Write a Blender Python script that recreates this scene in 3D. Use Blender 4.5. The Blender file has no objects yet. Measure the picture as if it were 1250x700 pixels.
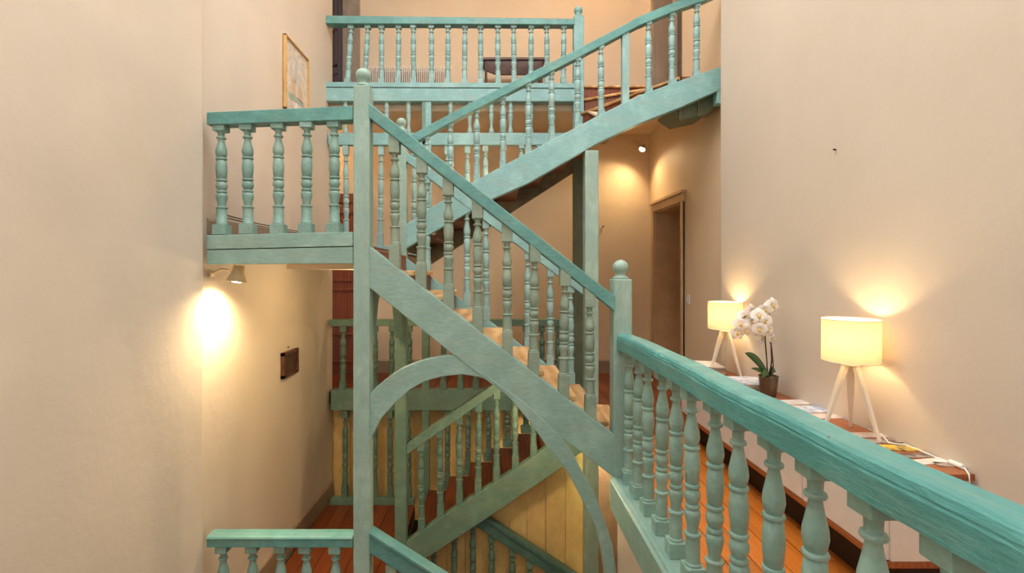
import bpy, bmesh, math, random
from mathutils import Vector, Matrix
random.seed(7)
PI = math.pi
SC = bpy.context.scene
COL = SC.collection

# ------------------------------------------------------------------ camera
EYE = 1.36
F = 600.0
CX, CY = 600.0, 332.0
cd = bpy.data.cameras.new('camera'); cam = bpy.data.objects.new('camera', cd); COL.objects.link(cam)
cam.location = (0, 0, EYE); cam.rotation_euler = (PI/2, 0, 0)
cd.sensor_width = 36; cd.lens = 36*F/1250; cd.shift_x = (625-CX)/1250; cd.shift_y = -(350-CY)/1250
cd.clip_start = 0.05
SC.camera = cam

# ------------------------------------------------------------------ world, daylight, exposure
w = bpy.data.worlds.new('world'); SC.world = w; w.use_nodes = True
w.node_tree.nodes['Background'].inputs[0].default_value = (0.85, 0.93, 1, 1)
w.node_tree.nodes['Background'].inputs[1].default_value = 0.4
SC.view_settings.view_transform = 'Standard'; SC.view_settings.look = 'None'
SC.view_settings.exposure = 0.0; SC.view_settings.gamma = 1

def light(name, kind, loc, energy, color, rot=(0,0,0), size=1, size_y=None, spot=None, parent=None):
    l = bpy.data.lights.new(name, kind); l.energy = energy; l.color = color
    if kind == 'AREA':
        l.shape = 'RECTANGLE'; l.size = size; l.size_y = size_y or size
    else:
        l.shadow_soft_size = size
    if spot: l.spot_size = spot[0]; l.spot_blend = spot[1]
    o = bpy.data.objects.new(name, l); COL.objects.link(o); o.rotation_euler = rot
    if parent: o.parent = parent; o.location = Vector(loc)-parent.location
    else: o.location = loc
    return o
light('skylight_daylight', 'AREA', (0.0, 1.9, 6.35), 270, (1.0, 0.975, 0.955), (0, 0, 0), 3.2, 3.6)
light('rear_fill_light', 'AREA', (0.0, -1.38, 2.7), 34, (1.0, 0.97, 0.93), (PI/2, 0, 0), 2.6, 2.6)  # added fill from behind the camera, set in an invented window

# ------------------------------------------------------------------ pixel -> world in a plane y = Y
def PX(px, Y): return (px-CX)/F*Y
def PZ(py, Y): return EYE+(CY-py)/F*Y
def P(px, py, Y): return (PX(px, Y), PZ(py, Y))

# ------------------------------------------------------------------ materials
def lin(c):
    return tuple(((v/255)/12.92 if v/255 <= 0.04045 else ((v/255+0.055)/1.055)**2.4) for v in c)
def newmat(name):
    m = bpy.data.materials.new(name); m.use_nodes = True
    nt = m.node_tree
    return m, nt, nt.nodes['Principled BSDF']
def node(nt, t, **kw):
    n = nt.nodes.new(t)
    for k, v in kw.items(): setattr(n, k, v)
    return n
def coords(nt, per_object=True, scale=(1,1,1)):
    tc = node(nt, 'ShaderNodeTexCoord')
    mp = node(nt, 'ShaderNodeMapping'); mp.inputs['Scale'].default_value = scale
    nt.links.new(tc.outputs['Object'], mp.inputs['Vector'])
    if per_object:
        oi = node(nt, 'ShaderNodeObjectInfo')
        ml = node(nt, 'ShaderNodeMath', operation='MULTIPLY'); ml.inputs[1].default_value = 37.0
        nt.links.new(oi.outputs['Random'], ml.inputs[0])
        nt.links.new(ml.outputs[0], mp.inputs['Location'])
    return mp.outputs['Vector']
def noise(nt, vec, scale, detail=4, rough=.6):
    n = node(nt, 'ShaderNodeTexNoise'); n.inputs['Scale'].default_value = scale
    n.inputs['Detail'].default_value = detail; n.inputs['Roughness'].default_value = rough
    nt.links.new(vec, n.inputs['Vector']); return n.outputs['Fac']
def ramp(nt, fac, stops):
    r = node(nt, 'ShaderNodeValToRGB')
    e = r.color_ramp.elements
    e[0].position, e[0].color = stops[0][0], (*stops[0][1], 1)
    e[1].position, e[1].color = stops[-1][0], (*stops[-1][1], 1)
    for p, c in stops[1:-1]:
        x = e.new(p); x.color = (*c, 1)
    nt.links.new(fac, r.inputs['Fac']); return r.outputs['Color']
def mix(nt, fac, a, b, mode='MIX'):
    m = node(nt, 'ShaderNodeMix', data_type='RGBA', blend_type=mode)
    if isinstance(fac, float): m.inputs[0].default_value = fac
    else: nt.links.new(fac, m.inputs[0])
    for i, v in ((6, a), (7, b)):
        if isinstance(v, tuple): m.inputs[i].default_value = (*v, 1)
        else: nt.links.new(v, m.inputs[i])
    return m.outputs[2]
def bump(nt, bs, h, strength, dist=.01):
    b = node(nt, 'ShaderNodeBump'); b.inputs['Strength'].default_value = strength; b.inputs['Distance'].default_value = dist
    nt.links.new(h, b.inputs['Height']); nt.links.new(b.outputs[0], bs.inputs['Normal'])

def paint(name, c1, c2, grain=(1,1,1), rough=.42, bs_=.35, chips=True):
    m, nt, bs = newmat(name)
    v = coords(nt)
    vg = coords(nt, True, grain)
    a, b = lin(c1), lin(c2)
    n1 = noise(nt, v, 5, 5, .65)
    tan = tuple(.55*x+.45*y for x, y in zip(a, lin((176, 160, 128))))
    col = ramp(nt, n1, [(.3, tuple(x*.84 for x in a)), (.5, a), (.66, tuple(min(1, x*1.08) for x in b))])
    n4 = noise(nt, vg, 3.1, 4, .6)
    col = mix(nt, ramp(nt, n4, [(.5, (0,0,0)), (.68, (.55,.55,.55))]), col, tan)
    g = noise(nt, vg, 14, 5, .7)
    gm = ramp(nt, g, [(.3, tuple(x*.8 for x in a)), (.7, tuple(min(1, x*1.1) for x in b))])
    col = mix(nt, .4, col, gm)
    if chips:   # tiny knocks where the brown undercoat shows
        ch = noise(nt, v, 38, 3, .55)
        cm = ramp(nt, ch, [(.735, (0,0,0)), (.76, (1,1,1))])
        col = mix(nt, cm, col, lin((96, 84, 66)))
    nt.links.new(col, bs.inputs['Base Color'])
    bs.inputs['Roughness'].default_value = rough
    bump(nt, bs, g, bs_, .006)
    return m
GX = (1, 6, 6); GZ = (6, 6, 1); GY = (6, 1, 6)
M = {}
M['rail'] = paint('teal_gloss_paint', (88, 146, 144), (110, 170, 164), (1.2, 7, 4))
M['rail_y'] = paint('teal_gallery_rail_paint', (78, 152, 150), (105, 176, 172), (9, 1.2, 9), .38, .6)
M['string'] = paint('sage_teal_paint', (138, 174, 166), (158, 192, 182), (1.2, 7, 4), .5)
M['post'] = paint('pale_sage_post_paint', (146, 178, 168), (166, 196, 186), GZ, .5)
M['bal'] = paint('sage_baluster_paint', (124, 164, 156), (146, 180, 172), (3, 3, 3), .45)
M['balg'] = paint('grey_sage_baluster_paint', (134, 157, 142), (155, 174, 157), (3, 3, 3), .5)
M['baly'] = paint('gallery_baluster_paint', (132, 172, 164), (152, 188, 178), (3, 3, 3), .4)
M['shadegreen'] = paint('shaded_olive_post_paint', (96, 112, 92), (112, 126, 104), (6, 6, 1), .5)  # darker copy of the green, shade on the back newel put into the color
M['ball'] = paint('daylit_aqua_baluster_paint', (137, 178, 178), (166, 201, 199), (3, 3, 3), .5)  # baluster teal with the upper level's bluish daylight put into the color
M['beamL'] = paint('daylit_aqua_beam_paint', (131, 180, 182), (154, 199, 199), (1.2, 7, 4), .5)  # beam teal lightened to carry the daylight of the upper level
M['green'] = paint('warm_shade_green_paint', (104, 140, 128), (122, 158, 144), (1.2, 7, 4), .5)  # same teal with the dim warm light of the lower levels mixed in
M['balgreen'] = paint('warm_shade_green_baluster_paint', (92, 130, 120), (112, 148, 136), (3, 3, 3), .5)  # baluster version, lower-level dimness also put into the color
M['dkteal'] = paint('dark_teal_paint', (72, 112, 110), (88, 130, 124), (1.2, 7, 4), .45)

def plaster(name, c1, c2, sc=.8, b=.12):
    m, nt, bs = newmat(name)
    v = coords(nt, False)
    n1 = noise(nt, v, sc, 4, .55); n2 = noise(nt, v, 2.4, 6, .6); n3 = noise(nt, v, 9, 6, .6)
    col = ramp(nt, n1, [(.35, lin(c1)), (.65, lin(c2))])
    nt.links.new(col, bs.inputs['Base Color']); bs.inputs['Roughness'].default_value = .62
    ad = node(nt, 'ShaderNodeMath', operation='MULTIPLY_ADD'); ad.inputs[1].default_value = .25
    nt.links.new(n3, ad.inputs[0]); nt.links.new(n2, ad.inputs[2])
    bump(nt, bs, ad.outputs[0], b, .05)
    return m
M['wall'] = plaster('cream_painted_plaster', (212, 200, 184), (220, 208, 193))
M['wall_back'] = plaster('peach_cream_plaster', (224, 200, 168), (230, 208, 178))
M['ceil'] = plaster('cream_ceiling_plaster', (228, 206, 178), (232, 214, 190), 1, .08)
M['boards'] = paint('butter_yellow_board_paint', (232, 198, 130), (238, 208, 146), GZ, .5, .2, False)
M['trim'] = paint('taupe_trim_paint', (150, 132, 114), (164, 146, 126), GZ, .45, .15, False)
M['door'] = paint('taupe_door_paint', (198, 164, 126), (206, 174, 138), GZ, .4, .12, False)

def wood(name, dark, mid, light_, scale=(14, 1.2, 14), rough=.35, rnd=.25):
    m, nt, bs = newmat(name)
    v = coords(nt, True, scale)
    n1 = noise(nt, v, 1.6, 6, .65)
    wv = node(nt, 'ShaderNodeTexWave', wave_type='BANDS', bands_direction='X')
    wv.inputs['Scale'].default_value = .9; wv.inputs['Distortion'].default_value = 7; wv.inputs['Detail'].default_value = 3
    nt.links.new(v, wv.inputs['Vector'])
    col = ramp(nt, n1, [(.25, lin(dark)), (.5, lin(mid)), (.78, lin(light_))])
    col = mix(nt, .25, col, ramp(nt, wv.outputs['Fac'], [(.1, lin(dark)), (.9, lin(light_))]))
    oi = node(nt, 'ShaderNodeObjectInfo')
    hs = node(nt, 'ShaderNodeHueSaturation')
    mr = node(nt, 'ShaderNodeMapRange'); mr.inputs['To Min'].default_value = 1-rnd; mr.inputs['To Max'].default_value = 1+rnd
    nt.links.new(oi.outputs['Random'], mr.inputs['Value']); nt.links.new(mr.outputs[0], hs.inputs['Value'])
    nt.links.new(col, hs.inputs['Color']); nt.links.new(hs.outputs[0], bs.inputs['Base Color'])
    bs.inputs['Roughness'].default_value = rough
    bump(nt, bs, n1, .15, .003)
    return m
M['floor'] = wood('honey_pine_floor', (140, 66, 18), (200, 112, 38), (222, 140, 60))
M['floor_red'] = wood('red_brown_floor', (82, 38, 18), (120, 60, 30), (146, 78, 42))
M['tread'] = wood('worn_tread_wood', (142, 92, 46), (212, 166, 108), (240, 206, 156), (3, 1.4, 3), .5)
M['tread_dk'] = wood('dark_tread_wood', (92, 44, 24), (126, 64, 36), (150, 84, 50), (8, 1.5, 8), .45)
M['reddoor'] = wood('red_brown_door_wood', (84, 34, 16), (132, 62, 30), (164, 84, 42), (9, 9, 1), .45, .08)
M['walnut'] = wood('red_brown_console_top_wood', (116, 58, 26), (150, 84, 42), (176, 106, 60), (14, 1.2, 14), .35, .03)
M['bench'] = wood('dark_bench_wood', (60, 34, 26), (90, 56, 44), (112, 76, 60), (2, 9, 9), .4, .05)
M['gold'] = wood('pale_gold_frame_wood', (176, 130, 70), (206, 160, 92), (222, 180, 112), (4, 4, 4), .4, .05)
M['under'] = wood('unpainted_understair_wood', (92, 84, 66), (116, 106, 84), (136, 124, 100), (2, 6, 6), .6, .15)

def plain(name, c, rough=.5, metal=0, emit=0, trans=0, var=.05):
    m, nt, bs = newmat(name)
    v = coords(nt)
    n1 = noise(nt, v, 12, 3)
    a = lin(c)
    col = ramp(nt, n1, [(.3, tuple(x*(1-var) for x in a)), (.7, tuple(min(1, x*(1+var)) for x in a))])
    nt.links.new(col, bs.inputs['Base Color'])
    bs.inputs['Roughness'].default_value = rough; bs.inputs['Metallic'].default_value = metal
    if emit:
        bs.inputs['Emission Color'].default_value = (*a, 1); bs.inputs['Emission Strength'].default_value = emit
    if trans: bs.inputs['Transmission Weight'].default_value = trans
    return m
M['white'] = plain('white_lacquer', (226, 220, 212), .4)
M['dark'] = plain('dark_recess', (44, 26, 18), .7)
M['legwhite'] = plain('white_lamp_leg_paint', (236, 228, 212), .4)
M['bulb'] = plain('lit_bulb_glass', (255, 226, 170), .3, 0, 25)
M['spotface'] = plain('lit_spot_bulb', (255, 232, 190), .3, 0, 18)
M['spotmetal'] = plain('cream_spot_lamp_metal', (206, 190, 160), .35, .3)
M['leaf'] = plain('orchid_leaf_green', (54, 92, 42), .3, var=.2)
M['stem'] = plain('dark_orchid_stem', (64, 48, 30), .5)
M['petal'] = plain('white_orchid_petal', (244, 240, 234), .5)
M['lip'] = plain('yellow_orchid_lip', (226, 196, 110), .5)
M['pot'] = plain('smoky_brown_pot', (108, 88, 66), .15, 0, 0, .25, .3)
M['moss'] = plain('pot_bark', (80, 64, 40), .9, var=.4)
M['metal'] = plain('dark_iron', (52, 46, 42), .4, .7)
M['rad'] = plain('white_radiator_enamel', (236, 228, 216), .35)
M['darkdoor'] = plain('dark_plum_brown_paint', (92, 76, 74), .5)
M['plate'] = plain('dark_bronze_relief', (84, 62, 50), .5, .2, var=.4)
M['glassy'] = plain('white_cable_plastic', (240, 238, 232), .35)

# translucent lampshade
m, nt, bs = newmat('lit_fabric_lampshade')
tr = node(nt, 'ShaderNodeBsdfTranslucent'); tr.inputs[0].default_value = (*lin((250, 226, 170)), 1)
df = node(nt, 'ShaderNodeBsdfDiffuse'); df.inputs[0].default_value = (*lin((236, 220, 186)), 1)
vv = coords(nt, True, (1, 1, 1)); wn = noise(nt, vv, 90, 2)
nt.links.new(ramp(nt, wn, [(.3, lin((244, 220, 178))), (.7, lin((248, 226, 190)))]), tr.inputs[0])
mx = node(nt, 'ShaderNodeMixShader'); mx.inputs[0].default_value = .17
nt.links.new(df.outputs[0], mx.inputs[1]); nt.links.new(tr.outputs[0], mx.inputs[2])
nt.links.new(mx.outputs[0], nt.nodes['Material Output'].inputs['Surface'])
M['shade'] = m

# watercolour print: pale paper with soft washes
m, nt, bs = newmat('watercolour_print')
v = coords(nt, False)
n1 = noise(nt, v, 9, 4, .6); n2 = noise(nt, v, 23, 5, .7)
c = ramp(nt, n1, [(.42, lin((228, 220, 212))), (.54, lin((228, 210, 190))), (.62, lin((206, 208, 202))), (.70, lin((216, 196, 168)))])
c = mix(nt, ramp(nt, n2, [(.5, (0, 0, 0)), (.68, (.6, .6, .6))]), c, lin((150, 156, 160)))
nt.links.new(c, bs.inputs['Base Color']); bs.inputs['Roughness'].default_value = .25
M['print'] = m

# ------------------------------------------------------------------ mesh helpers (all take world coordinates)
def box(bm, x0, x1, y0, y1, z0, z1, mi=0):
    r = bmesh.ops.create_cube(bm, size=1, matrix=Matrix.Translation(((x0+x1)/2, (y0+y1)/2, (z0+z1)/2)) @ Matrix.Diagonal((abs(x1-x0), abs(y1-y0), abs(z1-z0), 1)))
    for v in r['verts']:
        for f in v.link_faces: f.material_index = mi
def prism(bm, pts, y0, y1):
    """pts: (x, z) outline, extruded along y"""
    a = [bm.verts.new((x, y0, z)) for x, z in pts]
    b = [bm.verts.new((x, y1, z)) for x, z in pts]
    n = len(pts)
    bm.faces.new(a); bm.faces.new(b[::-1])
    for i in range(n): bm.faces.new((a[i], b[i], b[(i+1) % n], a[(i+1) % n]))
def prism_any(bm, pts, d):
    a = [bm.verts.new(p) for p in pts]; b = [bm.verts.new(Vector(p)+Vector(d)) for p in pts]
    n = len(pts); bm.faces.new(a); bm.faces.new(b[::-1])
    for i in range(n): bm.faces.new((a[i], b[i], b[(i+1) % n], a[(i+1) % n]))
def lathe(bm, prof, seg=16, c=(0,0,0), cap=True):
    rings = []
    for z, r in prof:
        rings.append([bm.verts.new((c[0]+r*math.cos(2*PI*i/seg), c[1]+r*math.sin(2*PI*i/seg), c[2]+z)) for i in range(seg)])
    for a, b in zip(rings, rings[1:]):
        for i in range(seg):
            f = bm.faces.new((a[i], a[(i+1) % seg], b[(i+1) % seg], b[i])); f.smooth = True
    if cap: bm.faces.new(rings[0][::-1]); bm.faces.new(rings[-1])
def tube(bm, pts, r, seg=8, r1=None):
    pts = [Vector(p) for p in pts]; rings = []
    n = len(pts)
    for i, p in enumerate(pts):
        t = (pts[min(i+1, n-1)]-pts[max(i-1, 0)]).normalized()
        u = t.cross(Vector((0, 0, 1)) if abs(t.z) < .9 else Vector((1, 0, 0))).normalized(); v = t.cross(u)
        rr = r if r1 is None else r+(r1-r)*i/(n-1)
        rings.append([bm.verts.new(p+rr*(math.cos(2*PI*k/seg)*u+math.sin(2*PI*k/seg)*v)) for k in range(seg)])
    for a, b in zip(rings, rings[1:]):
        for i in range(seg):
            f = bm.faces.new((a[i], b[i], b[(i+1) % seg], a[(i+1) % seg])); f.smooth = True
    bm.faces.new(rings[0]); bm.faces.new(rings[-1][::-1])
def link(name, bm, mat, parent=None, bevel=0, sharp=None, seg=2):
    bmesh.ops.recalc_face_normals(bm, faces=bm.faces)
    if parent:
        base = Vector(parent['_o']); bmesh.ops.translate(bm, verts=bm.verts, vec=-base)
        org = base
    else:
        xs = [v.co.x for v in bm.verts]; ys = [v.co.y for v in bm.verts]; zs = [v.co.z for v in bm.verts]
        org = Vector(((min(xs)+max(xs))/2, (min(ys)+max(ys))/2, min(zs)))
        bmesh.ops.translate(bm, verts=bm.verts, vec=-org)
    if sharp:
        for e in bm.edges:
            if len(e.link_faces) == 2 and e.calc_face_angle(0) > sharp: e.smooth = False
    me = bpy.data.meshes.new(name); bm.to_mesh(me); bm.free()
    for mm in (mat if isinstance(mat, (list, tuple)) else [mat]): me.materials.append(mm)
    o = bpy.data.objects.new(name, me); COL.objects.link(o)
    o['_o'] = tuple(org)
    if parent: o.parent = parent
    else: o.location = org
    if bevel:
        b = o.modifiers.new('bevel', 'BEVEL'); b.width = bevel; b.segments = seg; b.limit_method = 'ANGLE'; b.angle_limit = .6
    return o
def tag(o, label, cat, group=None):
    o['label'] = label; o['category'] = cat
    if group: o['group'] = group
    return o
def thing(name, loc, label, cat, group=None):
    o = bpy.data.objects.new(name, None); COL.objects.link(o); o.location = loc; o['_o'] = tuple(loc)
    o.empty_display_size = .1
    return tag(o, label, cat, group)
def struct(o): o['kind'] = 'structure'; return o
def bx(name, mat, parent, x0, x1, y0, y1, z0, z1, bevel=0.0):
    b = bmesh.new(); box(b, x0, x1, y0, y1, z0, z1); return link(name, b, mat, parent, bevel)
def pr(name, mat, parent, pts, y0, y1, bevel=0.004):
    b = bmesh.new(); prism(b, pts, y0, y1); return link(name, b, mat, parent, bevel)

# ------------------------------------------------------------------ balusters (one shared mesh per paint and fineness)
PROF = [(.085,.030),(.09,.0335),(.10,.0335),(.105,.0305),(.235,.0295),(.238,.033),(.245,.0345),(.252,.033),(.256,.024),(.29,.026),(.33,.0315),(.355,.033),(.37,.030),(.378,.024),(.382,.030),(.39,.0315),(.398,.030),(.402,.023),(.415,.028),(.435,.0325),(.455,.032),(.475,.028),(.482,.023),(.486,.031),(.494,.0325),(.502,.031),(.506,.0255),(.512,.0285),(.58,.032),(.62,.032),(.67,.0285),(.676,.025),(.68,.031),(.688,.033),(.696,.031),(.70,.024),(.71,.029),(.74,.0325),(.77,.031),(.82,.024),(.86,.0195),(.865,.021),(.868,.027),(.876,.029),(.884,.027),(.887,.021),(.92,.022),(.93,.026),(.937,.03)]
PROF = [(z, max(.014, .028+(r-.028)*1.3)) for z, r in PROF]
def squash(prof, lo, hi):   # longer square blocks for the stair balusters
    return [(lo+(z-.085)/(.937-.085)*(hi-lo), r) for z, r in prof]
def bal_mesh(name, mat, seg, lo=.085, hi=.937, hb=.041, ht=.037):
    bm = bmesh.new()
    lathe(bm, squash(PROF, lo, hi), seg, cap=False)
    for z0, z1, h in ((0, lo+.003, hb), (hi-.003, 1, ht)):
        r = bmesh.ops.create_cube(bm, size=1, matrix=Matrix.Translation((0, 0, (z0+z1)/2)) @ Matrix.Diagonal((2*h, 2*h, z1-z0, 1)))
        es = list({e for v in r['verts'] for e in v.link_edges})
        bmesh.ops.bevel(bm, geom=es, offset=.004, segments=2, profile=.5, affect='EDGES')
    for e in bm.edges:
        if len(e.link_faces) == 2 and e.calc_face_angle(0) > .65: e.smooth = False
    me = bpy.data.meshes.new(name); bm.to_mesh(me); bm.free(); me.materials.append(mat); return me
def small_mesh(name, mat):   # short acorn-topped spindles of the screen under the top landing
    bm = bmesh.new()
    p = [(0,.03),(.06,.031),(.14,.026),(.22,.016),(.34,.018),(.44,.026),(.54,.027),(.58,.02),(.60,.027),(.63,.027),(.65,.02),(.70,.026),(.78,.028),(.82,.022),(.84,.024),(.88,.03),(.94,.027),(.98,.016),(1,.004)]
    lathe(bm, p, 14)
    me = bpy.data.meshes.new(name); bm.to_mesh(me); bm.free(); me.materials.append(mat); return me
BM = {
 'gallery': bal_mesh('baluster', M['baly'], 36),
 'landing': bal_mesh('baluster', M['bal'], 22),
 'landing_lo': bal_mesh('baluster', M['bal'], 18),
 'flight': bal_mesh('baluster', M['balg'], 18, .2, .86, .035, .036),
 'rear': bal_mesh('baluster', M['ball'], 16, .12, .90, .033, .033),
 'up': bal_mesh('baluster', M['ball'], 16, .11, .93, .033, .030),
 'top': bal_mesh('baluster', M['ball'], 14, .08, .93, .034, .034),
 'green': bal_mesh('baluster', M['balgreen'], 14, .12, .90, .033, .033),
 'lowflight': bal_mesh('baluster', M['balgreen'], 16, .16, .90, .033, .033),
 'small': small_mesh('spindle', M['ball']),
}
def bal(parent, kind, x, y, z0, z1, s=1.0, name='baluster', tilt=.012):
    o = bpy.data.objects.new(name, BM[kind]); COL.objects.link(o); o.parent = parent
    o.location = Vector((x, y, z0))-Vector(parent['_o'])
    o.scale = (s, s, z1-z0)
    o.rotation_euler = (random.uniform(-tilt, tilt), random.uniform(-tilt, tilt), random.uniform(-.09, .09))
    return o

# ------------------------------------------------------------------ setting: walls
def wall_obj(name, mat, quads):
    b = bmesh.new()
    for q in quads: b.faces.new([b.verts.new(p) for p in q])
    bmesh.ops.remove_doubles(b, verts=b.verts, dist=.0005)
    return b
ZB, ZT = -3.3, 6.5
def plan_wall(name, mat, plan, z0=ZB, z1=ZT, thick=None):
    """solid wall: closed plan outline (x, y) extruded in z"""
    b = bmesh.new(); prism_any(b, [(x, y, z0) for x, y in plan], (0, 0, z1-z0))
    return struct(link(name, b, mat))
def arc(cx, cy, r, a0, a1, n=6):
    return [(cx+r*math.cos(math.radians(a0+(a1-a0)*i/n)), cy+r*math.sin(math.radians(a0+(a1-a0)*i/n))) for i in range(n+1)]
# left wall: slight step with soft arris where the landings start
plan_wall('wall_left', M['wall'], [(-2.2, -1.6), (-1.885, -1.6)] + arc(-1.925, 3.20, .04, 0, 90, 6)[0:6] + [(-1.95, 3.245), (-1.878, 5.8), (-2.2, 5.8)])
# right wall: near face then steps back behind the flights
plan_wall('wall_right', M['wall'], [(2.6, -1.6), (1.92, -1.6)] + arc(2.0, 4.10, .08, 180, 90, 8) + [(2.155, 4.185), (2.6, 4.185)])
# wall_right.001 behind, with a recessed door at each level
XR = 2.155; YBK = 6.7
def right_back():
    b = bmesh.new()
    D1 = (5.56, 6.47, 0.0, 2.15); D2 = (5.72, 6.48, 3.5, 5.72)
    box(b, XR, XR+.5, 4.185, 5.56, ZB, ZT)
    box(b, XR, XR+.5, 6.48, YBK, ZB, ZT)
    box(b, XR, XR+.5, 5.56, 6.48, ZB, 0); box(b, XR, XR+.5, 5.56, 6.48, 2.15, 3.5); box(b, XR, XR+.5, 5.56, 6.48, 5.72, ZT)
    box(b, XR+.46, XR+.5, 5.56, 6.48, 0, 5.72)
    return struct(link('wall_right', b, M['wall_back']))
right_back()
# back wall
plan_wall('wall_back', M['wall_back'], [(-3.2, YBK), (XR+.5, YBK), (XR+.5, YBK+.25), (-3.2, YBK+.25)])
# return wall closing the nook to the left of the back landing
plan_wall('wall_left', M['wall_back'], [(-3.3, 5.6), (-3.0, 5.6), (-3.0, YBK+.2), (-3.3, YBK+.2)])
# wall behind the viewer, never in view; its tall window is added for fill light
def front_wall():
    b = bmesh.new(); y0, y1 = -1.75, -1.5
    box(b, -2.2, -1.3, y0, y1, ZB, ZT); box(b, 1.3, 2.6, y0, y1, ZB, ZT)
    box(b, -1.3, 1.3, y0, y1, ZB, 1.4); box(b, -1.3, 1.3, y0, y1, 4.0, ZT)
    struct(link('wall_front', b, M['wall']))
    f = bmesh.new()
    for x in (-1.3, -.03, 1.24): box(f, x, x+.06, -1.66, -1.6, 1.4, 4.0)
    for z in (1.4, 2.67, 3.94): box(f, -1.3, 1.3, -1.66, -1.6, z, z+.06)
    struct(link('added_window', f, M['white']))  # added frame around the rear fill light
front_wall()
# top ceiling with an open rooflight well
b = bmesh.new()
box(b, -2.2, -1.7, -1.6, 5.8, 6.5, 6.7); box(b, 1.7, 2.6, -1.6, 5.8, 6.5, 6.7)
box(b, -1.7, 1.7, -1.6, 0, 6.5, 6.7); box(b, -1.7, 1.7, 3.8, 5.8, 6.5, 6.7); box(b, -3.3, 2.7, 5.8, 7.0, 6.5, 6.7)
struct(link('ceiling', b, M['ceil']))
f = bmesh.new()
for x in (-1.7, -.03, 1.64): box(f, x, x+.06, 0, 3.8, 6.6, 6.68)
for y in (0, 1.87, 3.74): box(f, -1.7, 1.7, y, y+.06, 6.6, 6.68)
struct(link('window_2', f, M['white']))
# ceiling under the top landing
b = bmesh.new(); box(b, -3.0, XR, 5.74, YBK, 3.24, 3.40); box(b, .98, XR, 4.62, 5.74, 3.24-.0, 3.25)
b.free()
struct(bx('ceiling', M['ceil'], None, -3.0, XR, 5.74, YBK, 3.24, 3.38))
b = bmesh.new(); prism_any(b, [(1.08, 5.74, 3.24), (1.08, 5.74, 3.26), (1.08, 4.95, 2.93), (1.08, 4.95, 2.91)], (XR-1.08, 0, 0)); struct(link('ceiling', b, M['ceil']))
struct(bx('ceiling', M['ceil'], None, -1.46, -.90, 3.5, 5.5, 1.378, 1.438))
# pale wall below the gallery edge
plan_wall('wall_right', M['wall'], [(.84, -1.5), (1.0, -1.5), (1.0, 3.28), (.84, 3.28)], ZB, -.18)
struct(bx('floor', M['floor_red'], None, -3.0, 2.6, -1.5, YBK, -3.4, -3.3))

# ------------------------------------------------------------------ floors with loose boards
UB = {}
def unit_board(mat, key):
    bm = bmesh.new(); r = bmesh.ops.create_cube(bm, size=1)
    me = bpy.data.meshes.new('floorboard'); bm.to_mesh(me); bm.free(); me.materials.append(mat); UB[key] = me
unit_board(M['floor'], 'floor'); unit_board(M['floor_red'], 'red')
def planks(root, key, x0, x1, y0, y1, z, wd, along='y', length=1.9, name='floorboard'):
    base = Vector(root['_o'])
    a0, a1, l0, l1 = (x0, x1, y0, y1) if along == 'y' else (y0, y1, x0, x1)
    n = max(1, round((a1-a0)/wd)); wd = (a1-a0)/n
    for i in range(n):
        p = l0-random.uniform(.1, length*.8)
        while p < l1:
            q = p+length*random.uniform(.8, 1.15); s, e = max(p, l0), min(q, l1)
            if e-s > .02:
                o = bpy.data.objects.new(name, UB[key]); COL.objects.link(o); o.parent = root
                ac = a0+wd*(i+.5); lc = (s+e)/2; zz = z-.01+random.uniform(-.0015, .0)
                o.location = Vector((ac, lc, zz) if along == 'y' else (lc, ac, zz))-base
                o.rotation_euler = (0, 0, 0) if along == 'y' else (0, 0, PI/2)
                o.scale = (wd-.005, e-s-.004, .02)
            p = q
F1 = -.02
fl = struct(bx('floor', M['dark'], None, .97, XR+.2, -1.5, YBK, -.17, F1-.02))
planks(fl, 'floor', .98, 1.92, -.3, 4.18, F1, .135)
planks(fl, 'red', .98, XR+.2, 4.18, 5.70, F1, .14)
planks(fl, 'red', .98, XR+.2, 5.70, YBK, F1, .14)
fl = struct(bx('floor', M['dark'], None, -3.0, .97, 5.70, YBK, -.17, F1-.02))
planks(fl, 'red', -2.2, .97, 5.70, YBK, F1, .14)
fl = struct(bx('floor', M['dark'], None, -1.87, -.87, 3.37, 5.58, -1.46, -1.31))
planks(fl, 'red', -1.87, -.87, 3.38, 5.58, -1.29, .14)
fl = struct(bx('floor', M['ceil'], None, -1.87, -.84, 3.37, 5.58, 1.44, 1.52))
planks(fl, 'red', -1.87, -.84, 3.38, 5.58, 1.54, .14)
fl = struct(bx('floor', M['dark'], None, -3.0, 1.01, 5.72, YBK, 3.385, 3.48))
planks(fl, 'red', -2.2, 1.01, 5.72, YBK, 3.50, .14)
fl = struct(bx('floor', M['dark'], None, 1.01, XR, 5.72, YBK, 3.385, 3.48))
planks(fl, 'red', 1.01, XR, 5.72, YBK, 3.50, .14)
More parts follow.
